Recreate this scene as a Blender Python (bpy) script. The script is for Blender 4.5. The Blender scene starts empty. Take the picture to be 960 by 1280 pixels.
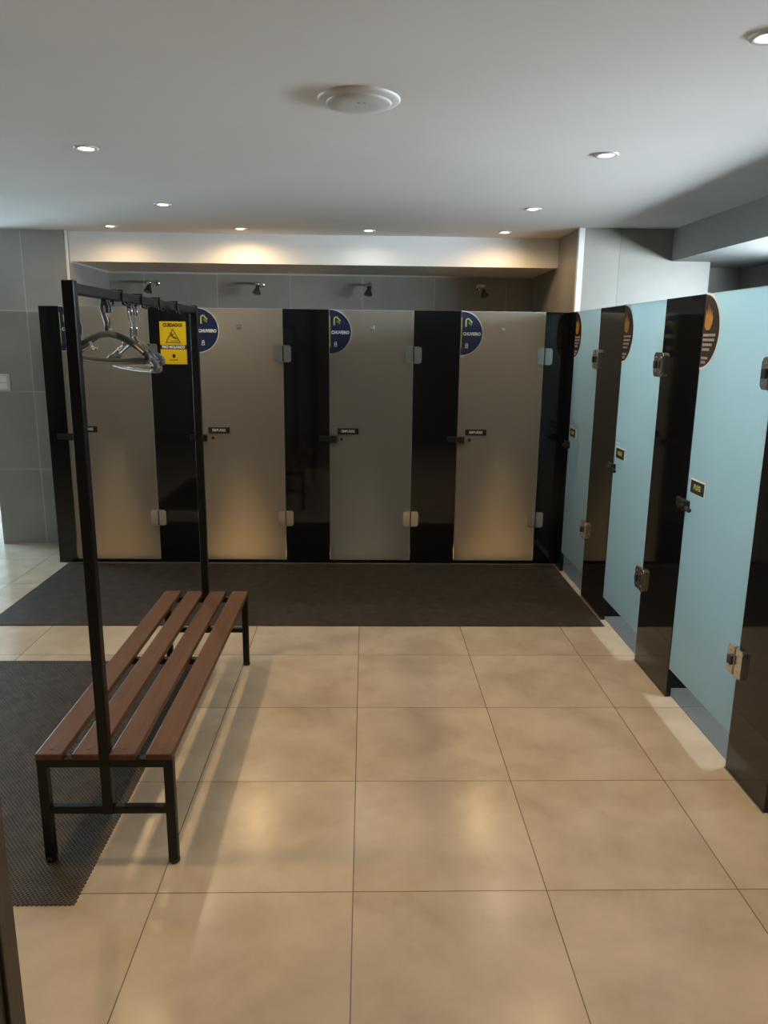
import bpy, bmesh, math, random
from mathutils import Vector, Matrix
PI = math.pi
S = bpy.context.scene
C = S.collection
random.seed(4)

# ------------------------------------------------------------------ materials
def nodes(name):
    m = bpy.data.materials.new(name); m.use_nodes = True
    nt = m.node_tree; nt.nodes.clear()
    out = nt.nodes.new('ShaderNodeOutputMaterial')
    return m, nt, out

def pbsdf(nt, col=(.5, .5, .5), rough=.5, metal=0.0, spec=.5):
    b = nt.nodes.new('ShaderNodeBsdfPrincipled')
    b.inputs['Base Color'].default_value = (*col, 1)
    b.inputs['Roughness'].default_value = rough
    b.inputs['Metallic'].default_value = metal
    b.inputs['Specular IOR Level'].default_value = spec
    return b

def plain(name, col, rough=.5, metal=0.0, spec=.5, noise=0.0, nscale=20, bump=0.0):
    m, nt, out = nodes(name)
    b = pbsdf(nt, col, rough, metal, spec)
    nt.links.new(b.outputs[0], out.inputs[0])
    if noise or bump:
        tc = nt.nodes.new('ShaderNodeTexCoord')
        n = nt.nodes.new('ShaderNodeTexNoise'); n.inputs['Scale'].default_value = nscale
        n.inputs['Detail'].default_value = 5
        nt.links.new(tc.outputs['Object'], n.inputs['Vector'])
        if noise:
            r = nt.nodes.new('ShaderNodeValToRGB')
            r.color_ramp.elements[0].position = .3; r.color_ramp.elements[1].position = .7
            r.color_ramp.elements[0].color = (*[c*(1-noise) for c in col], 1)
            r.color_ramp.elements[1].color = (*[min(1, c*(1+noise)) for c in col], 1)
            nt.links.new(n.outputs['Fac'], r.inputs[0]); nt.links.new(r.outputs[0], b.inputs['Base Color'])
        if bump:
            bp = nt.nodes.new('ShaderNodeBump'); bp.inputs['Strength'].default_value = bump
            bp.inputs['Distance'].default_value = .002
            nt.links.new(n.outputs['Fac'], bp.inputs['Height']); nt.links.new(bp.outputs[0], b.inputs['Normal'])
    return m

def tiles(name, c1, c2, grout, tw, th, ox, oy, axes, rough=.3, mort=.004, nscale=2.2, spec=.5, rvar=.06, cloud=1.0):
    """large format porcelain: world-aligned grid, mottled faces, thin joints"""
    m, nt, out = nodes(name)
    L = nt.links.new
    tc = nt.nodes.new('ShaderNodeTexCoord')
    sep = nt.nodes.new('ShaderNodeSeparateXYZ'); L(tc.outputs['Object'], sep.inputs[0])
    comb = nt.nodes.new('ShaderNodeCombineXYZ')
    for k, (ax, o) in enumerate(((axes[0], ox), (axes[1], oy))):
        a = nt.nodes.new('ShaderNodeMath'); a.operation = 'SUBTRACT'
        L(sep.outputs[ax], a.inputs[0]); a.inputs[1].default_value = o - 40*(tw if k == 0 else th)
        L(a.outputs[0], comb.inputs[k])
    br = nt.nodes.new('ShaderNodeTexBrick')
    br.offset = 0; br.squash = 1
    br.inputs['Scale'].default_value = 1
    br.inputs['Brick Width'].default_value = tw; br.inputs['Row Height'].default_value = th
    br.inputs['Mortar Size'].default_value = mort/2; br.inputs['Mortar Smooth'].default_value = .1
    br.inputs['Color1'].default_value = (0, 0, 0, 1); br.inputs['Color2'].default_value = (1, 1, 1, 1)
    br.inputs['Bias'].default_value = 0
    L(comb.outputs[0], br.inputs['Vector'])
    # per-tile offset so the clouding breaks at each joint
    vm = nt.nodes.new('ShaderNodeVectorMath'); vm.operation = 'MULTIPLY_ADD'
    L(br.outputs['Color'], vm.inputs[0]); vm.inputs[1].default_value = (7, 5, 3); L(tc.outputs['Object'], vm.inputs[2])
    n = nt.nodes.new('ShaderNodeTexNoise'); n.inputs['Scale'].default_value = nscale
    n.inputs['Detail'].default_value = 8; n.inputs['Roughness'].default_value = .6; n.inputs['Distortion'].default_value = .25
    L(vm.outputs[0], n.inputs['Vector'])
    r = nt.nodes.new('ShaderNodeValToRGB')
    r.color_ramp.elements[0].position = .5-.2/cloud; r.color_ramp.elements[1].position = .5+.2/cloud
    r.color_ramp.elements[0].color = (*c1, 1); r.color_ramp.elements[1].color = (*c2, 1)
    L(n.outputs['Fac'], r.inputs[0])
    mx = nt.nodes.new('ShaderNodeMix'); mx.data_type = 'RGBA'
    L(br.outputs['Fac'], mx.inputs['Factor']); L(r.outputs[0], mx.inputs['A']); mx.inputs['B'].default_value = (*grout, 1)
    b = pbsdf(nt, c1, rough, 0, spec)
    L(mx.outputs['Result'], b.inputs['Base Color'])
    mr = nt.nodes.new('ShaderNodeMapRange')
    mr.inputs['To Min'].default_value = rough-rvar; mr.inputs['To Max'].default_value = rough+rvar
    L(n.outputs['Fac'], mr.inputs['Value']); L(mr.outputs[0], b.inputs['Roughness'])
    bp = nt.nodes.new('ShaderNodeBump'); bp.inputs['Strength'].default_value = .5; bp.inputs['Distance'].default_value = .002
    bp.invert = True
    L(br.outputs['Fac'], bp.inputs['Height']); L(bp.outputs[0], b.inputs['Normal'])
    L(b.outputs[0], out.inputs[0])
    return m

def frosted(name, col, rough=.35):
    m, nt, out = nodes(name)
    L = nt.links.new
    tr = nt.nodes.new('ShaderNodeBsdfTranslucent'); tr.inputs[0].default_value = (*col, 1)
    df = nt.nodes.new('ShaderNodeBsdfDiffuse'); df.inputs[0].default_value = (*[c*.55 for c in col], 1)
    gl = nt.nodes.new('ShaderNodeBsdfGlossy'); gl.inputs['Roughness'].default_value = rough
    tc = nt.nodes.new('ShaderNodeTexCoord')
    n = nt.nodes.new('ShaderNodeTexNoise'); n.inputs['Scale'].default_value = 3; n.inputs['Detail'].default_value = 4
    L(tc.outputs['Object'], n.inputs['Vector'])
    mr = nt.nodes.new('ShaderNodeMapRange'); mr.inputs['To Min'].default_value = .18; mr.inputs['To Max'].default_value = .32
    L(n.outputs['Fac'], mr.inputs['Value'])
    m1 = nt.nodes.new('ShaderNodeMixShader'); L(mr.outputs[0], m1.inputs[0])
    L(tr.outputs[0], m1.inputs[1]); L(df.outputs[0], m1.inputs[2])
    fr = nt.nodes.new('ShaderNodeFresnel'); fr.inputs[0].default_value = 1.45
    m2 = nt.nodes.new('ShaderNodeMixShader'); L(fr.outputs[0], m2.inputs[0])
    L(m1.outputs[0], m2.inputs[1]); L(gl.outputs[0], m2.inputs[2])
    L(m2.outputs[0], out.inputs[0])
    return m

def glow(name, col, st):
    m, nt, out = nodes(name)
    e = nt.nodes.new('ShaderNodeEmission'); e.inputs[0].default_value = (*col, 1); e.inputs[1].default_value = st
    nt.links.new(e.outputs[0], out.inputs[0]); return m

def wood(name):
    m, nt, out = nodes(name)
    L = nt.links.new
    tc = nt.nodes.new('ShaderNodeTexCoord'); mp = nt.nodes.new('ShaderNodeMapping')
    mp.inputs['Scale'].default_value = (26, 1.6, 26); L(tc.outputs['Object'], mp.inputs[0])
    n = nt.nodes.new('ShaderNodeTexNoise'); n.inputs['Scale'].default_value = 2; n.inputs['Detail'].default_value = 8
    n.inputs['Distortion'].default_value = .8; L(mp.outputs[0], n.inputs['Vector'])
    r = nt.nodes.new('ShaderNodeValToRGB'); r.color_ramp.elements[0].position = .25; r.color_ramp.elements[1].position = .8
    r.color_ramp.elements[0].color = (.072, .030, .013, 1); r.color_ramp.elements[1].color = (.130, .055, .020, 1)
    L(n.outputs['Fac'], r.inputs[0])
    # pale worn patches
    n2 = nt.nodes.new('ShaderNodeTexNoise'); n2.inputs['Scale'].default_value = 9; n2.inputs['Detail'].default_value = 9
    n2.inputs['Roughness'].default_value = .75
    L(tc.outputs['Object'], n2.inputs['Vector'])
    r2 = nt.nodes.new('ShaderNodeValToRGB'); r2.color_ramp.elements[0].position = .6; r2.color_ramp.elements[1].position = .78
    r2.color_ramp.elements[0].color = (0, 0, 0, 1); r2.color_ramp.elements[1].color = (.35, .35, .35, 1)
    L(n2.outputs['Fac'], r2.inputs[0])
    mx = nt.nodes.new('ShaderNodeMix'); mx.data_type = 'RGBA'; L(r2.outputs[0], mx.inputs['Factor'])
    L(r.outputs[0], mx.inputs['A']); mx.inputs['B'].default_value = (.30, .18, .11, 1)
    b = pbsdf(nt, (.2, .08, .04), .46, 0, .4); L(mx.outputs['Result'], b.inputs['Base Color'])
    bp = nt.nodes.new('ShaderNodeBump'); bp.inputs['Strength'].default_value = .15; bp.inputs['Distance'].default_value = .002
    L(n.outputs['Fac'], bp.inputs['Height']); L(bp.outputs[0], b.inputs['Normal'])
    L(b.outputs[0], out.inputs[0]); return m

TX, TY = -.0284, 2.0169
M = dict(
    floor=tiles('floor_porcelain', (.425, .35, .255), (.575, .49, .375), (.17, .12, .08), .6, .6, TX, TY, (0, 1), .21, .0036, 3.4, .5, .04, 1.0),
    stallfloor=tiles('stall_floor_tile', (.19, .18, .17), (.25, .24, .225), (.12, .12, .12), .6, .6, TX, TY, (0, 1), .4),
    wall_x=tiles('wall_tile_facing', (.30, .29, .262), (.385, .372, .34), (.50, .48, .45), .642, .615, -.03, .62, (0, 2), .38, .008, 1.8),
    wall_r=tiles('wall_tile_facing_right', (.30, .285, .25), (.385, .368, .33), (.24, .23, .21), .65, .615, 1.78, .62, (0, 2), .4, .005, 1.8),
    wall_y=tiles('wall_tile_side', (.30, .29, .262), (.385, .372, .34), (.40, .39, .36), .642, .615, 5.9, .62, (1, 2), .38, .006, 1.8),
    ceil=plain('ceiling_paint', (.83, .81, .79), .85, 0, .2, .03, 1.5),
    beam=plain('white_paint', (.82, .81, .79), .7, 0, .3),
    soffit=plain('grey_paint', (.42, .43, .42), .7, 0, .3),
    white=plain('white_plastic', (.70, .69, .67), .35),
    trimw=plain('white_trim', (.86, .87, .87), .4),
    granite=plain('black_granite', (.0065, .0065, .007), .06, 0, .55, .35, 90),
    glass=frosted('frosted_glass', (.80, .78, .72)), glass_daylit=frosted('frosted_glass_daylit_tint', (.74, .91, .92)),  # toilet doors: same frosted glass, with blue daylight put into the tint
    edge=plain('glass_edge', (.62, .80, .74), .2),
    steel=plain('satin_chrome', (.74, .72, .68), .22, 1, .5),
    chrome=plain('chrome', (.80, .80, .80), .08, 1, .5),
    blk=plain('black_enamel', (.006, .006, .0065), .42, 0, .35, .2, 60),
    blkplastic=plain('black_plastic', (.010, .010, .011), .38),
    wood=wood('stained_wood'),
    rubber=plain('brown_rubber_mesh', (.090, .074, .058), .55, 0, .4, .25, 14),
    navy=plain('navy_vinyl', (.010, .018, .060), .4),
    lime=plain('lime_print', (.55, .60, .12), .5),
    pale=plain('white_print', (.82, .82, .80), .5),
    grey=plain('grey_print', (.30, .32, .30), .5),
    dark=plain('dark_vinyl', (.030, .018, .014), .4),
    orange=plain('orange_print', (.40, .20, .03), .5),
    yellow=plain('yellow_vinyl', (.78, .53, .010), .4),
    black=plain('black_print', (.012, .010, .008), .5),
    dkplastic=plain('charcoal_plastic', (.030, .030, .036), .38, 0, .5), gun=plain('dark_chrome', (.16, .155, .15), .2, 1, .5), wirem=plain('hanger_chrome', (.42, .41, .40), .16, 1, .5),
    grplastic=plain('grey_plastic', (.19, .185, .18), .25, 0, .6),
    brown=plain('dark_brown_wood', (.055, .042, .028), .45, 0, .5, .25, 12),
    seal=plain('grey_sealant', (.10, .095, .09), .6), caulk=plain('white_caulk', (.6, .59, .57), .6), dimprint=plain('faded_print', (.42, .38, .35), .5),
    rim=plain('lamp_rim', (.72, .71, .68), .35),
)

# ------------------------------------------------------------------ mesh helpers
def add_box(bm, x0, x1, y0, y1, z0, z1, bev=0, seg=2):
    r = bmesh.ops.create_cube(bm, size=1)
    vs = r['verts']
    for v in vs:
        v.co = Vector((x0+(v.co.x+.5)*(x1-x0), y0+(v.co.y+.5)*(y1-y0), z0+(v.co.z+.5)*(z1-z0)))
    if bev:
        es = list({e for v in vs for e in v.link_edges})
        bmesh.ops.bevel(bm, geom=es, offset=bev, segments=seg, affect='EDGES', profile=.5)

def box(*a, bev=0, seg=2):
    bm = bmesh.new(); add_box(bm, *a, bev=bev, seg=seg); return bm

def add_prism(bm, pts, y0, y1):
    """outline in local XZ, counter-clockwise seen from -y, extruded between y0 (front) and y1 (back)"""
    f = [bm.verts.new((x, y0, z)) for x, z in pts]
    b = [bm.verts.new((x, y1, z)) for x, z in pts]
    n = len(pts)
    bm.faces.new(f); bm.faces.new(b[::-1])
    for i in range(n):
        j = (i+1) % n
        bm.faces.new((f[j], f[i], b[i], b[j]))

def add_tube(bm, pts, r, seg=8, sy=1.0, closed=False):
    """round (or flattened) bar swept along a polyline"""
    pts = [Vector(p) for p in pts]; n = len(pts)
    rs = r if isinstance(r, (list, tuple)) else [r]*n
    rings = []; prev = None
    for i, p in enumerate(pts):
        if closed: t = pts[(i+1) % n]-pts[i-1]
        else: t = pts[min(i+1, n-1)]-pts[max(i-1, 0)]
        t.normalize()
        if prev is None:
            a = Vector((0, 1, 0)) if abs(t.y) < .9 else Vector((1, 0, 0))
            u = (a-t*a.dot(t)).normalized()
        else:
            u = (prev-t*prev.dot(t)).normalized()
        prev = u; w = t.cross(u)
        rings.append([bm.verts.new(p+(u*math.cos(2*PI*k/seg)*sy+w*math.sin(2*PI*k/seg))*rs[i]) for k in range(seg)])
    m = n if closed else n-1
    for i in range(m):
        a, b = rings[i], rings[(i+1) % n]
        for k in range(seg):
            bm.faces.new((a[k], a[(k+1) % seg], b[(k+1) % seg], b[k]))
    if not closed:
        bm.faces.new(rings[0][::-1]); bm.faces.new(rings[-1])

def add_lathe(bm, prof, cx, cy, cz, seg=40, mat=None):
    """profile (r, z) turned about the vertical through (cx,cy,cz)"""
    rows = []
    for r, z in prof:
        if r < 1e-6: rows.append([bm.verts.new((0, 0, z))])
        else: rows.append([bm.verts.new((r*math.cos(2*PI*k/seg), r*math.sin(2*PI*k/seg), z)) for k in range(seg)])
    new = [v for row in rows for v in row]
    for a, b in zip(rows, rows[1:]):
        for k in range(seg):
            l = (k+1) % seg
            if len(a) == 1: bm.faces.new((a[0], b[l], b[k]))
            elif len(b) == 1: bm.faces.new((a[k], a[l], b[0]))
            else: bm.faces.new((a[k], a[l], b[l], b[k]))
    T = Matrix.Translation((cx, cy, cz)) @ (mat if mat else Matrix.Identity(4))
    for v in new: v.co = T @ v.co

def obj(name, bm, m, parent=None, smooth=False):
    bmesh.ops.recalc_face_normals(bm, faces=bm.faces[:])
    me = bpy.data.meshes.new(name); bm.to_mesh(me); bm.free()
    me.materials.append(M[m] if isinstance(m, str) else m)
    o = bpy.data.objects.new(name, me); C.objects.link(o)
    if parent: o.parent = parent
    if smooth:
        for p in me.polygons: p.use_smooth = True
    return o

def tag(o, label, cat, group=None):
    o['label'] = label; o['category'] = cat; o['kind'] = 'thing'
    if group: o['group'] = group
    return o

def thing(name, label, cat, loc=(0, 0, 0), rz=0, group=None):
    o = bpy.data.objects.new(name, None); C.objects.link(o)
    o.empty_display_size = .1
    o.location = loc; o.rotation_euler = (0, 0, rz)
    return tag(o, label, cat, group)

def struct(name, bm, m, parent=None):
    o = obj(name, bm, m, parent)
    if parent is None: o['kind'] = 'structure'
    return o

def text(name, body, size, x, y, z, m, parent, align='CENTER', bold=.0, sx=1.0, depth=.0004):
    cu = bpy.data.curves.new(name, 'FONT'); cu.body = body; cu.size = size
    cu.align_x = align; cu.align_y = 'CENTER'; cu.offset = bold; cu.extrude = depth; cu.resolution_u = 3
    t = bpy.data.objects.new('tmp', cu); C.objects.link(t)
    bpy.context.view_layer.update()
    me = bpy.data.meshes.new_from_object(t.evaluated_get(bpy.context.evaluated_depsgraph_get()))
    bpy.data.objects.remove(t); bpy.data.curves.remove(cu)
    me.transform(Matrix.Translation((x, y, z)) @ Matrix.Rotation(PI/2, 4, 'X') @ Matrix.Diagonal((sx, 1, 1, 1)))
    me.name = name; me.materials.clear(); me.materials.append(M[m])
    o = bpy.data.objects.new(name, me); C.objects.link(o); o.parent = parent
    return o

# ------------------------------------------------------------------ key dimensions
ZC = 2.44          # ceiling
YS = 5.54          # front plane of the shower row
XT = 1.454         # front plane of the toilet row
HT = 1.868         # top of the cubicles
YB = 7.0           # shower back wall
YL = 6.06          # grey wall at the left
XR = 2.85          # right outer wall

# ------------------------------------------------------------------ the room
bm = bmesh.new(); add_box(bm, -5.5, 3.0, -2.6, 8.6, -.1, 0); struct('floor', bm, 'floor')
struct('ceiling', box(-5.5, 3.0, -2.6, 8.6, ZC, ZC+.1), 'ceil')
struct('wall_left', box(-2.95, -2.26, YL, 8.5, 0, ZC), 'wall_x')
struct('wall_back', box(-2.26, 1.49, YB, YB+.12, 0, ZC), 'wall_x')
struct('wall_right_block', box(1.49, 2.43, YS, YB+.12, 0, ZC), 'wall_r')
struct('wall_right_recess', box(2.43, XR, 5.95, YB+.12, 0, ZC), 'wall_x')
struct('wall_far_left', box(-5.6, -5.5, -2.6, 8.6, 0, ZC), 'beam')
struct('wall_corridor_back', box(-5.5, -2.95, 8.5, 8.6, 0, ZC), 'wall_x')
struct('wall_front', box(-5.5, 3.0, -2.7, -2.6, 0, ZC), 'wall_x')
# right outer wall around the strip window
WY0, WY1, WZ0, WZ1 = 2.2, 4.75, 1.84, 2.16
bm = bmesh.new()
add_box(bm, XR, XR+.14, -2.6, 5.95, 0, WZ0); add_box(bm, XR, XR+.14, -2.6, 5.95, WZ1, ZC)
add_box(bm, XR, XR+.14, -2.6, WY0, WZ0, WZ1); add_box(bm, XR, XR+.14, WY1, 5.95, WZ0, WZ1)
struct('wall_right', bm, 'wall_y')
# painted beams
struct('trim_1', box(-2.26, 1.49, 6.12, YB, 2.222, ZC), 'beam')              # beam over the showers
struct('trim_2', (lambda b: (add_box(b, 2.43, XR, YS, 5.95, 2.226, ZC), b)[1])(box(2.15, XR, -2.6, YS, 2.226, ZC)), 'soffit')               # bulkhead over the toilets
# corner profiles and caulk lines
struct('trim_3', box(1.484, 1.524, YS-.006, YS+.034, HT-.2, ZC-.002, bev=.002), 'trimw')
struct('trim_4', box(-2.268, -2.254, YL-.004, YL+.01, 0, ZC-.002), 'trimw')
struct('trim_5', box(-2.262, 1.49, YB-.012, YB, 2.210, 2.222), 'caulk')
struct('trim_6', box(-2.262, -2.250, 6.12, YB, 2.210, 2.222), 'caulk')

def window(name, x, y0, y1, z0, z1, col, st, inward):
    fr = bmesh.new()
    d = .03*inward
    for a in ((y0, y1, z0, z0+.03), (y0, y1, z1-.03, z1), (y0, y0+.03, z0, z1), (y1-.03, y1, z0, z1)):
        add_box(fr, min(x, x+d), max(x, x+d), *a)
    n = max(1, round((y1-y0)/.9))
    for k in range(1, n):
        yy = y0+(y1-y0)*k/n
        add_box(fr, min(x, x+d), max(x, x+d), yy-.015, yy+.015, z0, z1)
    o = struct(name, fr, 'trimw')
    obj('pane', box(x-.004, x+.004, y0+.02, y1-.02, z0+.02, z1-.02), glow(name+'_daylight', col, st), o)
    return o
SKY = (.78, .91, 1.0)
window('window_1', XR+.05, WY0, WY1, WZ0, WZ1, SKY, 86, -1)
window('window_2', -5.498, 6.5, 8.2, .5, 2.0, (.56, .81, 1.0), 36, 1)

# open entrance door at the left edge of the picture
fr = bmesh.new()
add_box(fr, -.80, -.715, .30, .36, 0, ZC-.3, bev=.004)
add_box(fr, -.80, -.715, .345, .385, 0, ZC-.34, bev=.003)
dl = bmesh.new()
add_box(dl, -.715, -.652, .372, 1.235, .012, 2.08, bev=.004)
d1 = struct('door_1', dl, 'brown')
obj('door_frame', fr, 'brown', d1)
mo = bmesh.new()
for zz in ((.10, 1.0), (1.08, 2.0)):
    for a in ((.45, .47, *zz), (1.165, 1.185, *zz)):
        add_box(mo, -.654, -.644, *a, bev=.003)
    add_box(mo, -.654, -.644, .47, 1.165, zz[0], zz[0]+.02, bev=.003)
    add_box(mo, -.654, -.644, .47, 1.165, zz[1]-.02, zz[1], bev=.003)
obj('moulding', mo, 'brown', d1)

# light switch on the grey wall
sw = thing('light_switch', 'white light switch plate on the grey tiled wall at the far left', 'switch', (-2.835, YL, 1.305))
obj('plate', box(-.06, .06, -.008, 0, -.065, .065, bev=.003), 'white', sw)
for k in range(2):
    obj('rocker', box(-.04, .04, -.013, -.007, -.048+.052*k, -.006+.052*k, bev=.002), 'trimw', sw)

# ------------------------------------------------------------------ cubicle partitions
def partition(loc, rz, w, label, grp, div=None, divx=None, th=.024, divz=HT-.02):
    """upright granite slab, local x across its front, front face at y = 0"""
    t = thing('cubicle_partition', label, 'partition', loc, rz, grp)
    obj('front_panel', box(0, w, 0, th, 0, HT), 'granite', t)
    if div:
        x = w/2 if divx is None else divx
        obj('divider_panel', box(x-.012, x+.012, th, div, 0, divz), 'granite', t)
    obj('sealant', box(-.002, w+.002, -.004, .0, 0, .004), 'seal', t)
    return t
G1 = 'black granite partitions of the shower row'
sp = [(-2.293, .134, 'narrow black granite partition at the left end beside the grey wall', .012, YL-YS),
      (-1.533, .331, 'black granite partition bearing the yellow warning sign', None, YB-YS-.003),
      (-.588, .326, 'black granite partition between the second and third shower doors from the left', None, YB-YS-.003),
      (.345, .331, 'black granite partition between the third shower door and the rightmost shower door', None, YB-YS-.003),
      (1.287, .189, 'narrow black granite partition in the corner right of the rightmost shower door', None, None)]
for x, w, lab, dx, dv in sp:
    partition((x, YS, 0), 0, w, lab, G1, dv, dx)
for k, (x0, x1) in enumerate(((-2.159, -1.533), (-1.202, -.588), (-.262, .345), (.676, 1.287))):
    o = struct('trim_%d' % (7+k), box(x0, x1, YS+.002, YS+.05, 0, .028, bev=.002), 'granite')
G2 = 'black granite partitions of the right-hand row'
R = -PI/2
tp = [(5.5385, .1745, 'black granite partition in the far corner left of the farthest blue-lit door', None),
      (4.800, .445, 'black granite partition between the farthest and middle blue-lit doors', .38),
      (3.756, .430, 'black granite partition between the middle and nearest blue-lit doors', .33),
      (2.705, .300, 'nearest black granite partition at the right edge of the photo', .285)]
for y, w, lab, dx in tp:
    partition((XT, y, 0), R, w, lab, G2, (1.37 if dx else None), dx)
# grey floor of the toilet stalls, flush with the hall floor
struct('trim_11', box(XT+.03, XR, 2.42, YS, .0, .002), 'stallfloor')

# ------------------------------------------------------------------ doors
def arc(cx, cz, r, a0, a1, n):
    return [(cx+r*math.cos(a0+(a1-a0)*k/n), cz+r*math.sin(a0+(a1-a0)*k/n)) for k in range(n+1)]

def hinge_part(door, w, z, pins):
    """two rounded plates either side of the glass edge with a dark knuckle between"""
    h = obj('hinge', hinge_mesh(w, z), 'steel', door)
    for f in h.data.polygons: f.use_smooth = False
    obj('pivot', box(w-.005, w+.005, -.012, -.002, z-.056, z+.056), 'blkplastic', h)
    if not pins: return
    obj('knuckle', box(w-.034, w-.004, -.030, -.016, z-.018, z+.018, bev=.003), 'blkplastic', h)
    for dz in (-.034, .034):
        for dx in (-.032, .032):
            s = bmesh.new()
            add_lathe(s, [(0, .003), (.0055, .002), (.006, 0)], w+dx, -.017, z+dz, 10, Matrix.Rotation(PI/2, 4, 'X'))
            obj('screw', s, 'chrome', h)

def hinge_mesh(w, z):
    bm = bmesh.new()
    for sgn in (-1, 1):
        a, b = .004, .057
        r = .018
        pts = [(a, -.059)] + arc(b-r, -.059+r, r, -PI/2, 0, 5) + arc(b-r, .059-r, r, 0, PI/2, 5) + [(a, .059)]
        pts = [(w+sgn*x, z+zz) for x, zz in pts]
        if sgn < 0: pts = pts[::-1]
        add_prism(bm, pts, -.017, -.0015)
    bmesh.ops.bevel(bm, geom=[e for e in bm.edges if all(abs(v.co.y+.017) < 1e-5 for v in e.verts)], offset=.003, segments=2, affect='EDGES')
    return bm

def half_disc(cx, cz, r):
    return [(cx, cz+r)] + [] + arc(cx, cz, r, PI/2, -PI/2, 40)[1:-1] + [(cx, cz-r)]

def shower_sticker(door):
    r, cz = .152, 1.714
    bm = bmesh.new()
    add_prism(bm, half_disc(.006, cz, r+.0045)[::-1], -.0012, -.0001)
    st = obj('round_sticker', bm, 'pale', door)
    st['label'] = 'navy half-round sticker with white lettering'
    bm = bmesh.new(); add_prism(bm, half_disc(.006, cz, r)[::-1], -.0022, -.001)
    obj('navy_field', bm, 'navy', st)
    obj('stripe', box(.006, .0105, -.003, -.0018, cz-.105, cz+.11), 'lime', st)
    text('lettering', 'CHUVEIRO', .030, .082, -.0028, cz-.004, 'pale', st, 'CENTER', .0011, .86)
    ic = bmesh.new()
    y0, y1 = -.0032, -.0018
    # bent shower arm: upright, curve and rose
    outer = [(.034, cz+.046), (.043, cz+.046), (.043, cz+.088)] + arc(.052, cz+.088, .009, PI, PI/2, 4)[1:] + \
            [(.060, cz+.097), (.060, cz+.106)] + arc(.052, cz+.088, .018, PI/2, PI, 6)[0:]
    add_prism(ic, outer, y0, y1)
    add_prism(ic, [(.058, cz+.108), (.086, cz+.078), (.079, cz+.073), (.054, cz+.099)], y0, y1)
    for k in range(3):
        a = .062+.008*k; zz = cz+.080-.006*k
        add_prism(ic, [(a, zz), (a+.004, zz), (a-.002, zz-.012), (a-.006, zz-.012)], y0, y1)
    obj('shower_icon', ic, 'lime', st)
    lk = bmesh.new()
    x, z = .038, cz-.103
    for a in ((x, x+.004, z, z+.026), (x+.016, x+.020, z, z+.026), (x, x+.020, z, z+.004), (x, x+.020, z+.014, z+.018),
              (x+.004, x+.008, z+.018, z+.034), (x+.014, x+.018, z+.018, z+.034), (x+.004, x+.018, z+.031, z+.035)):
        add_box(lk, a[0], a[1], y0, y1, a[2], a[3])
    obj('small_symbol', lk, 'pale', st)
    return st

def toilet_sticker(door):
    r, cz = .152, 1.712
    bm = bmesh.new(); add_prism(bm, half_disc(.004, cz, r+.009)[::-1], -.0012, -.0001)
    st = obj('round_sticker', bm, 'pale', door)
    st['label'] = 'dark half-round sticker with an orange symbol above white lines'
    bm = bmesh.new(); add_prism(bm, half_disc(.004, cz, r)[::-1], -.0022, -.001)
    obj('dark_field', bm, 'dark', st)
    ic = bmesh.new(); y0, y1 = -.0032, -.0018
    # cupped flame-like shape
    pts = [(.018, cz+.020), (.040, cz+.004), (.070, cz+.006), (.088, cz+.030), (.094, cz+.066), (.084, cz+.058), (.080, cz+.088),
           (.069, cz+.062), (.062, cz+.098), (.052, cz+.064), (.044, cz+.112), (.036, cz+.066), (.026, cz+.090), (.020, cz+.060)]
    add_prism(ic, pts, y0, y1)
    obj('orange_symbol', ic, 'orange', st)
    for k, (wd, zz) in enumerate(((.112, -.016), (.104, -.036), (.088, -.056), (.070, -.076), (.060, -.112), (.040, -.130))):
        x = .016; ln = bmesh.new()
        while x < .016+wd:
            d = random.uniform(.009, .016)
            add_box(ln, x, min(x+d, .016+wd), y0, y1, cz+zz-.0055, cz+zz+.0055)
            x += d+.0045
        obj('lettering_line', ln, 'dimprint', st)
    return st

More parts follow.
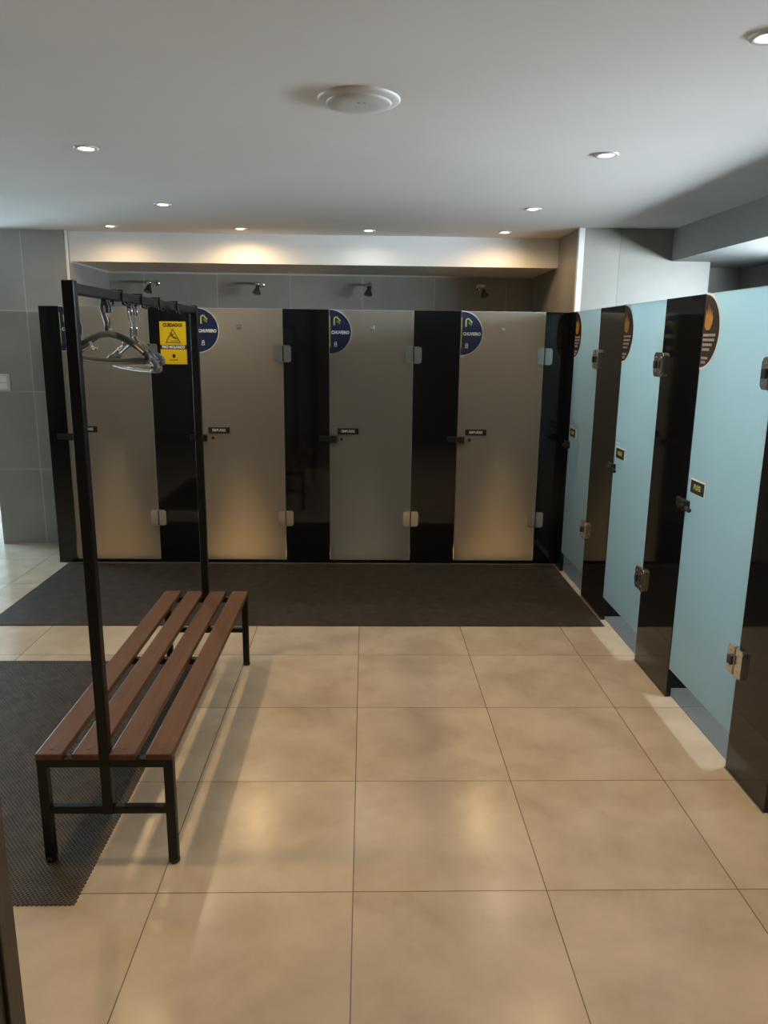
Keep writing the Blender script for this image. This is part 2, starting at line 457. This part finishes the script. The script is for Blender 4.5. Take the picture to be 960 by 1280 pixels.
def make_door(name, loc, rz, w, z0, label, grp, kind, knob=True):
    d = thing(name, label, 'door', loc, rz, grp)
    g = obj('glass_panel', box(.004, w-.004, 0, .010, z0, HT-.002, bev=.001, seg=1), 'glass' if kind == 'shower' else 'glass_daylit', d)
    # polished edge of the glass
    e = bmesh.new()
    add_box(e, .0025, w-.0025, .0005, .0095, HT-.002, HT)
    add_box(e, w-.004, w-.0022, .0005, .0095, z0, HT-.002)
    add_box(e, .004, w-.004, .0005, .0095, z0-.0015, z0)
    obj('polished_edge', e, 'edge', g)
    for z in (1.558, .352 if kind == 'shower' else .458): hinge_part(d, w, z, kind != 'shower')
    lt = bmesh.new()
    add_box(lt, -.075, .000, -.014, -.0015, .932, .972, bev=.003)
    add_box(lt, .002, .052, -.028, -.0005, .926, .974, bev=.004)
    l = obj('latch', lt, 'blkplastic', d)
    k = bmesh.new()
    if kind == 'shower':
        add_lathe(k, [(0, .012), (.009, .010), (.011, 0)], .092, -.0005, .950, 16, Matrix.Rotation(PI/2, 4, 'X'))
        obj('keyhole_cap', k, 'blkplastic', d)
        shower_sticker(d)
        if knob:
            q = obj('coat_hook', box(.286, .322, -.006, -.0003, 1.722, 1.758, bev=.0015), 'steel', d)
            b = bmesh.new(); add_lathe(b, [(0, .016), (.006, .014), (.008, .006), (.005, 0)], .304, -.006, 1.740, 14, Matrix.Rotation(PI/2, 4, 'X'))
            obj('hook_stud', b, 'chrome', q)
        lx, lz, lw, lh = (.138, 1.006, .155, .044)
        p = obj('push_plate', box(lx-lw/2, lx+lw/2, -.004, -.0003, lz-lh/2, lz+lh/2, bev=.001, seg=1), 'black', d)
        p['label'] = 'small black plate with white lettering'
        text('lettering', 'EMPURRE', .027, lx, -.0045, lz, 'pale', p, 'CENTER', .0008, .86)
    else:
        add_tube(k, [(.045, -.028, .950), (.045, -.052, .950)], .011, 14)
        add_tube(k, [(.052, -.020, .945), (.095, -.022, .940)], .010, 12)
        obj('latch_knob', k, 'blkplastic', l)
        toilet_sticker(d)
        lx, lz, lw, lh = (.115, 1.045, .150, .066)
        bo = obj('pull_plate', box(lx-lw/2, lx+lw/2, -.004, -.0003, lz-lh/2, lz+lh/2, bev=.001, seg=1), 'pale', d)
        bo['label'] = 'small black plate with white border and yellow lettering'
        obj('black_field', box(lx-lw/2+.006, lx+lw/2-.009, -.0046, -.003, lz-lh/2+.004, lz+lh/2-.006), 'black', bo)
        text('lettering', 'PUXE', .032, lx-.002, -.0052, lz-.001, 'lime', bo, 'CENTER', .0008, .9)
    return d

GS = 'frosted glass shower doors'
make_door('shower_door', (-2.159, YS+.001, 0), 0, .626, .030, 'leftmost frosted shower door, partly hidden behind the rack of hangers', GS, 'shower', knob=False)
make_door('shower_door', (-1.202, YS+.001, 0), 0, .614, .030, 'warm-lit frosted shower door just right of the yellow warning sign', GS, 'shower')
make_door('shower_door', (-.262, YS+.001, 0), 0, .607, .030, 'greyest frosted shower door, third from the left, without a warm glow', GS, 'shower')
make_door('shower_door', (.676, YS+.001, 0), 0, .611, .030, 'rightmost frosted shower door in the row facing the camera', GS, 'shower')
GT = 'blue-lit frosted doors on the right'
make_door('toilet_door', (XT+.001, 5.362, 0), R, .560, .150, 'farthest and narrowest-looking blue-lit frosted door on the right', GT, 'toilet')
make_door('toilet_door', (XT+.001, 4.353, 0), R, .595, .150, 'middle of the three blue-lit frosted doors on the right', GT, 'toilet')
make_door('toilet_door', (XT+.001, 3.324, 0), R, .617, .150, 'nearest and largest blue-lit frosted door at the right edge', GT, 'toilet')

# ------------------------------------------------------------------ yellow warning sign
ws = thing('warning_sign', 'yellow wet floor warning sign on the black partition behind the rack', 'sign', (-1.364, YS, 1.474))
y0, y1 = -.0035, -.0003
obj('backing', box(-.094, .094, -.002, 0, 0, .300), 'black', ws)
up = obj('upper_panel', box(-.092, .092, -.004, -.0015, .136, .298), 'yellow', ws)
lo = obj('lower_panel', box(-.092, .092, -.004, -.0015, .002, .106), 'yellow', ws)
text('lettering', 'CUIDADO!', .032, 0, -.0046, .272, 'black', up, 'CENTER', .0016, .86)
text('lettering', 'PISO MOLHADO', .026, 0, -.0026, .121, 'pale', ws, 'CENTER', .0012, .84)
tr = bmesh.new()
def ring_tri(bm, a, b, y0, y1):
    for i in range(3):
        j = (i+1) % 3
        add_prism(bm, [a[i], a[j], b[j], b[i]], y0, y1)
ring_tri(tr, [(-.054, .150), (.054, .150), (0, .250)], [(-.046, .1545), (.046, .1545), (0, .2405)], -.0052, -.0036)
obj('triangle', tr, 'black', up)
fg = bmesh.new()
def limb(a, b, r0, r1):
    d = Vector((b[0]-a[0], b[1]-a[1])).normalized(); n = Vector((-d.y, d.x))
    add_prism(fg, [(a[0]-n.x*r0, a[1]-n.y*r0), (b[0]-n.x*r1, b[1]-n.y*r1), (b[0]+n.x*r1, b[1]+n.y*r1), (a[0]+n.x*r0, a[1]+n.y*r0)], -.0054, -.0036)
add_prism(fg, arc(-.012, .219, .0052, 0, 2*PI, 12)[:-1], -.0054, -.0036)
limb((-.010, .210), (.002, .188), .0045, .0045); limb((-.008, .206), (.008, .212), .002, .002); limb((-.010, .205), (-.020, .194), .002, .002)
limb((.002, .188), (.018, .190), .003, .0025); limb((.018, .190), (.028, .176), .0025, .002); limb((.001, .188), (.016, .178), .003, .0025); limb((.016, .178), (.026, .184), .0022, .002)
add_box(fg, -.022, .034, -.0054, -.0036, .163, .166); add_box(fg, .030, .034, -.0054, -.0036, .163, .173)
obj('slipping_figure', fg, 'black', up)
lg = bmesh.new()
add_prism(lg, [(0, .044), (.010, .052), (.011, .066), (.004, .073), (-.004, .073), (-.011, .066), (-.010, .052)], -.0052, -.0036)
for k in range(5): add_box(lg, -.028+.0115*k, -.0195+.0115*k, -.0052, -.0036, .029, .036)
obj('small_emblem', lg, 'black', lo)

# ------------------------------------------------------------------ shower heads
for k, (x, lab) in enumerate(((-1.85, 'leftmost chrome shower head on the back wall, above the hanger rack'),
                              (-.925, 'chrome shower head above the second shower door from the left'),
                              (.03, 'chrome shower head above the grey third shower door'),
                              (1.01, 'rightmost chrome shower head, above the rightmost shower door'))):
    t = thing('showerhead', lab, 'shower', (x, YB+.002, 2.13), 0, 'shower heads along the back wall')
    f = bmesh.new(); add_lathe(f, [(0, .008), (.024, .007), (.030, 0)], 0, 0, 0, 20, Matrix.Rotation(PI/2, 4, 'X'))
    obj('wall_flange', f, 'chrome', t, True)
    a = bmesh.new(); add_tube(a, [(0, -.004, 0), (0, -.10, .004), (0, -.17, .004), (0, -.20, -.006)], .010, 10)
    obj('arm', a, 'chrome', t, True)
    b = bmesh.new(); bmesh.ops.create_uvsphere(b, u_segments=16, v_segments=10, radius=.024)
    for v in b.verts: v.co += Vector((0, -.215, -.012))
    obj('ball_joint', b, 'chrome', t, True)
    h = bmesh.new()
    tilt = Matrix.Rotation(math.radians(-18), 4, 'X') @ Matrix.Rotation(math.radians(9 if k < 3 else -14), 4, 'Y')
    add_lathe(h, [(0, 0), (.013, 0), (.016, -.025), (.030, -.058), (.036, -.070), (.036, -.078), (.031, -.079), (0, -.076)], 0, -.218, -.018, 24, tilt)
    obj('rose', h, 'gun', t, True)

# ------------------------------------------------------------------ ceiling fixtures
def lamp_light(o, watt, col, size, blend=.75):
    l = bpy.data.lights.new('bulb', 'SPOT'); l.energy = watt; l.color = col
    l.spot_size = math.radians(size); l.spot_blend = .75; l.shadow_soft_size = .022
    l.spot_blend = blend
    b = bpy.data.objects.new('bulb', l); C.objects.link(b); b.parent = o; b.location = (0, 0, -.012)
WARM = (1, .66, .33); MILD = (1, .80, .58); COOL = (1, .93, .85)
K = .93
lamps = [(-1.19, .80, 45, WARM, 'left'), (-1.19, 2.15, 60, WARM, 'left'), (-1.19, 3.50, 52, WARM, 'left'), (-1.22, 4.86, 46, MILD, 'left'),
         (1.04, .80, 45, WARM, 'right'), (1.045, 2.165, 66, WARM, 'right'), (1.02, 3.45, 58, WARM, 'right'), (1.00, 4.81, 34, MILD, 'right'),
         (-1.84, 5.80, 40, WARM, 'shower'), (-.914, 5.83, 75, WARM, 'shower'), (.018, 5.83, 14, COOL, 'shower'), (1.01, 5.81, 52, WARM, 'shower')]
plab = {1: None,
        2: 'largest-looking recessed downlight on the left side of the ceiling',
        3: 'small recessed downlight on the left, just behind the largest left one',
        5: 'recessed downlight cut by the top right edge of the photo',
        6: 'recessed downlight on the right side of the ceiling, above the toilet doors',
        7: 'recessed downlight on the right, next in front of the shower row',
        8: 'leftmost recessed downlight of the four over the shower row',
        9: 'recessed downlight above the second shower door from the left, glowing warm on the beam',
        10: 'recessed downlight over the shower row straight above the grey third door',
        11: 'rightmost recessed downlight of the four over the shower row'}
lens = glow('lamp_lens', (1, .88, .66), 30)
for k, (x, y, w, col, row) in enumerate(lamps):
    lab = plab.get(k) or 'recessed downlight in the ceiling out of frame near the camera'
    t = thing('downlight', lab, 'ceiling light', (x, y, ZC), 0, 'recessed ceiling downlights')
    r = bmesh.new(); add_lathe(r, [(.030, -.001), (.034, -.006), (.046, -.0075), (.050, -.004), (.0515, 0)], 0, 0, 0, 36)
    obj('trim_ring', r, 'rim', t, True)
    l = bmesh.new(); add_lathe(l, [(0, -.006), (.020, -.0055), (.032, -.002)], 0, 0, 0, 28)
    obj('lens', l, lens, t, True)
    if row == 'shower':
        lamp_light(t, w*K*26, col, 20, 1.0); lamp_light(t, w*K*.34, col, 172, .6)
    else: lamp_light(t, w*K, col, 120)

t = thing('ceiling_speaker', 'round white stepped disc fixture in the middle of the ceiling', 'speaker', (-.027, 2.76, ZC))
b = bmesh.new(); add_lathe(b, [(.138, 0), (.138, -.004), (.132, -.009), (.112, -.012), (.108, -.013)], 0, 0, 0, 64); obj('outer_ring', b, 'white', t, True)
b = bmesh.new(); add_lathe(b, [(.110, -.0115), (.108, -.016), (.102, -.019), (.06, -.021), (0, -.0215)], 0, 0, 0, 64); obj('cover', b, 'white', t, True)
b = bmesh.new()
for dx in (.0, .018): add_lathe(b, [(0, -.0225), (.004, -.022), (.004, -.02)], dx, -.035, 0, 10)
obj('screw_hole', b, 'grey', t)

# ------------------------------------------------------------------ rubber mesh mats
def mat(name, x0, x1, ya, yb, p, q, w, h, label):
    """diamond lattice of rubber ribs"""
    nx = int((x1-x0)/p); ny = int((yb-ya)/q)
    bm = bmesh.new()
    c = Vector((p/2, q/2))
    for cx, cy in ((0, 0), (p, 0), (p, q), (0, q)):
        e = Vector((cx, cy)); d = (e-c).normalized(); n = Vector((-d.y, d.x))*w/2
        k = c-d*w*.3; e2 = e+d*w*.3
        P = [k+n, e2+n, e2-n, k-n]
        top = [bm.verts.new((v.x, v.y, h)) for v in P]; bot = [bm.verts.new((v.x, v.y, .0003)) for v in P]
        bm.faces.new(top[::-1])
        for i in (0, 2): bm.faces.new((top[i], top[i+1], bot[i+1], bot[i]))
    o = obj(name, bm, 'rubber')
    o.location = (x0, ya, 0)
    for n, ax, cnt, st in (('columns', 0, nx, p), ('rows', 1, ny, q)):
        a = o.modifiers.new(n, 'ARRAY'); a.count = cnt; a.use_relative_offset = False; a.use_constant_offset = True
        v = [0, 0, 0]; v[ax] = st; a.constant_offset_displace = v
    return tag(o, label, 'mat')
mat('rubber_mat', -2.215, 1.44, 4.238, 5.52, .0105, .0125, .0052, .006, 'long dark rubber mesh mat along the row of shower doors')
mat('rubber_mat', -2.12, -.858, 1.966, 3.737, .0140, .0160, .0042, .006, 'dark rubber mesh mat under the left side of the bench')

# ------------------------------------------------------------------ bench
YA, YZ, XC = 2.164, 3.692, -.807
t = thing('bench', 'slatted brown wooden bench on a black tube frame, partly on the mat', 'bench', (XC, (YA+YZ)/2, 0))
hy = (YZ-YA)/2
for k in range(4):
    x = -.2105+.1137*k
    s = obj('slat', box(x, x+.0825, -hy-.022, hy+.022, .374, .396, bev=.004), 'wood', t)
    for yy in (-hy+.012, 0, hy-.012):
        sc = bmesh.new()
        add_lathe(sc, [(0, .0028), (.006, .0018), (.0075, 0)], x+.041, yy, .3955, 12)
        obj('screw', sc, 'wood', s)
for yy in (-hy, hy):
    for sx in (-1, 1):
        lg = bmesh.new()
        xx = sx*.1965
        z0 = .0066 if sx < 0 and yy < 0 else .0
        if sx < 0: z0 = .0066
        add_box(lg, xx-.0155, xx+.0155, yy-.0155, yy+.0155, z0+.014, .374, bev=.004)
        lo_ = obj('leg', lg, 'blk', t)
        ft = bmesh.new(); add_lathe(ft, [(0, 0), (.016, 0), (.0185, .004), (.0185, .016), (.016, .019), (0, .019)], xx, yy, z0, 20)
        obj('foot', ft, 'blkplastic', lo_, True)
    obj('top_rail', box(-.185, .185, yy-.0145, yy+.0145, .345, .374, bev=.003), 'blk', t)
    obj('lower_rail', box(-.185, .185, yy-.0125, yy+.0125, .181, .206, bev=.003), 'blk', t)
    po = obj('rack_post', box(-.0165, .0165, yy-.0165+(.012 if yy < 0 else -.012)*0, yy+.0165, .181, 1.808, bev=.003), 'blk', t)
mid = bmesh.new(); add_box(mid, -.20, .20, -.0125, .0125, .348, .374, bev=.003); add_box(mid, -.0125, .0125, -.0125, .0125, .315, .348, bev=.002)
obj('cross_bar', mid, 'blk', t)
rl = obj('rack_rail', box(-.014, .014, -hy+.0165, hy-.0165, 1.772, 1.802, bev=.003), 'blk', t)
# square wire loops bent around the rail, open eyes below it
for yy in (2.563, 2.783, 3.02, 3.296):
    y = yy-(YA+YZ)/2
    w = bmesh.new()
    add_tube(w, [(-.018, y, 1.768), (-.018, y, 1.806), (.018, y, 1.806), (.018, y, 1.764), (.018, y+.05, 1.760), (.018, y+.05, 1.768)], .0042, 8)
    obj('hanger_stop', w, 'blk', rl, True)
EYE = 1.758
for yy in (2.44, 2.69):
    y = yy-(YA+YZ)/2
    w = bmesh.new(); add_tube(w, [(0, y-.022, 1.774), (0, y-.022, EYE), (0, y+.085, EYE), (0, y+.085, 1.774)], .003, 8)
    obj('hanging_eye', w, 'blk', rl, True)

# ------------------------------------------------------------------ hangers
def smooth_path(pts, n=6):
    P = [Vector(p) for p in pts]; out = []
    for i in range(len(P)-1):
        p0 = P[max(i-1, 0)]; p1 = P[i]; p2 = P[i+1]; p3 = P[min(i+2, len(P)-1)]
        for k in range(n):
            u = k/n
            out.append(.5*((2*p1)+(p2-p0)*u+(2*p0-5*p1+4*p2-p3)*u*u+(3*p1-p0-3*p2+p3)*u**3))
    out.append(P[-1]); return out

def hanger(y, ang, kind, label, half=.205, roll=0.0, drop=0.0):
    """hooked under the rail; local origin at the inside top of the hook"""
    t = thing('coat_hanger', label, 'hanger', (XC, y, EYE+.0035), 0, 'coat hangers on the rack rail')
    t.rotation_euler = (0, roll, ang)
    mt = {'dark': 'dkplastic', 'wire': 'wirem', 'grey': 'grplastic'}[kind]
    q = .0062 if kind == 'dark' else .0042
    e = -drop
    hk = bmesh.new()
    hp = smooth_path([(.015, 0, -.030), (.016, 0, -.014), (.010, 0, -.002), (0, 0, q), (-.010, 0, -.002), (-.012, 0, -.022), (-.002, 0, -.045+e*.4), (.006, 0, -.064+e*.6), (.003, 0, -.084+e), (0, 0, -.098+e)], 5)
    add_tube(hk, hp, q, 8)
    obj('hook', hk, mt, t, True)
    sl = smooth_path([(-half, 0, -.152+e), (-half*.82, 0, -.134+e), (-half*.5, 0, -.110+e), (-half*.2, 0, -.097+e), (0, 0, -.094+e),
                      (half*.2, 0, -.097+e), (half*.5, 0, -.110+e), (half*.82, 0, -.134+e), (half, 0, -.152+e)], 6)
    n = len(sl)
    if kind == 'dark':
        ar = bmesh.new(); add_tube(ar, sl, [.0080+.003*math.sin(PI*i/(n-1)) for i in range(n)], 10, 1.35)
        obj('shoulder_arm', ar, mt, t, True)
        bb = bmesh.new()
        add_tube(bb, smooth_path([(-half, 0, -.152+e), (-half*1.01, 0, -.163+e), (-half*.85, 0, -.169+e), (0, 0, -.175+e), (half*.85, 0, -.169+e), (half*1.01, 0, -.163+e), (half, 0, -.152+e)], 5), .0070, 10)
        obj('trouser_bar', bb, mt, t, True)
        for sx in (-1, 1):
            nb = bmesh.new()
            add_tube(nb, smooth_path([(sx*half*.46, 0, -.112+e), (sx*half*.44, 0, -.128+e), (sx*half*.36, 0, -.142+e), (sx*half*.30, 0, -.136+e)], 4), .0042, 8)
            obj('strap_hook', nb, 'chrome', t, True)
    else:
        ar = bmesh.new()
        add_tube(ar, smooth_path([(0, 0, -.100+e), (half*.45, 0, -.132+e), (half*.94, 0, -.170+e), (half, 0, -.184+e), (half*.9, 0, -.196+e), (0, 0, -.202+e), (-half*.9, 0, -.196+e), (-half, 0, -.184+e), (-half*.94, 0, -.170+e), (-half*.45, 0, -.132+e), (0, 0, -.100+e)], 5), q, 8)
        obj('wire_frame', ar, mt, t, True)
        cl = bmesh.new(); add_tube(cl, [(-.020, 0, -.108+e), (-.010, 0, -.102+e), (.010, 0, -.102+e), (.020, 0, -.108+e)], .0075, 10)
        obj('collar', cl, 'grplastic', t, True)
        for sx in (-1, 1):
            pd = bmesh.new(); add_tube(pd, smooth_path([(sx*half*.80, 0, -.160+e), (sx*half*.97, 0, -.174+e), (sx*half*.99, 0, -.188+e), (sx*half*.84, 0, -.196+e)], 4), [.005]+[.0075]*11+[.005], 10, 1.5)
            obj('end_pad', pd, 'grplastic', t, True)
hanger(2.438, math.radians(-40), 'dark', 'charcoal plastic coat hanger with wide curved arms, the darkest of the bunch', .205)
hanger(2.470, math.radians(-37), 'grey', 'slim grey coat hanger just behind the charcoal plastic one', .185, 0, -.018)
hanger(2.690, math.radians(-50), 'wire', 'chrome wire coat hanger first after the gap behind the charcoal one', .195, .03, .01)
hanger(2.722, math.radians(-47), 'grey', 'grey coat hanger between two chrome wire ones', .19, -.02)
hanger(2.755, math.radians(-53), 'wire', 'chrome wire coat hanger farthest along the rail', .20, .05, .012)

# ------------------------------------------------------------------ camera, world, view
cam = bpy.data.cameras.new('camera'); co = bpy.data.objects.new('camera', cam); C.objects.link(co)
f, pi_, ya, ro, H = 945.924, .222624, .026311, .011818, 1.65708
F = Vector((math.sin(ya)*math.cos(pi_), math.cos(ya)*math.cos(pi_), -math.sin(pi_)))
Rv = Vector((math.cos(ya), -math.sin(ya), 0)); U = Rv.cross(F)
R2 = Rv*math.cos(ro)+U*math.sin(ro); U2 = -Rv*math.sin(ro)+U*math.cos(ro)
mw = Matrix((R2, U2, -F)).transposed().to_4x4(); mw.translation = (0, 0, H)
co.matrix_world = mw
cam.sensor_fit = 'VERTICAL'; cam.sensor_height = 36; cam.lens = 36*f/1280; cam.clip_start = .02
S.camera = co
w = bpy.data.worlds.new('world'); S.world = w; w.use_nodes = True
bg = w.node_tree.nodes['Background']; bg.inputs[0].default_value = (.8, .9, 1, 1); bg.inputs[1].default_value = .02
S.view_settings.view_transform = 'Standard'; S.view_settings.look = 'None'
S.view_settings.gamma = 1; S.view_settings.use_curve_mapping = False
S.view_settings.exposure = -.35
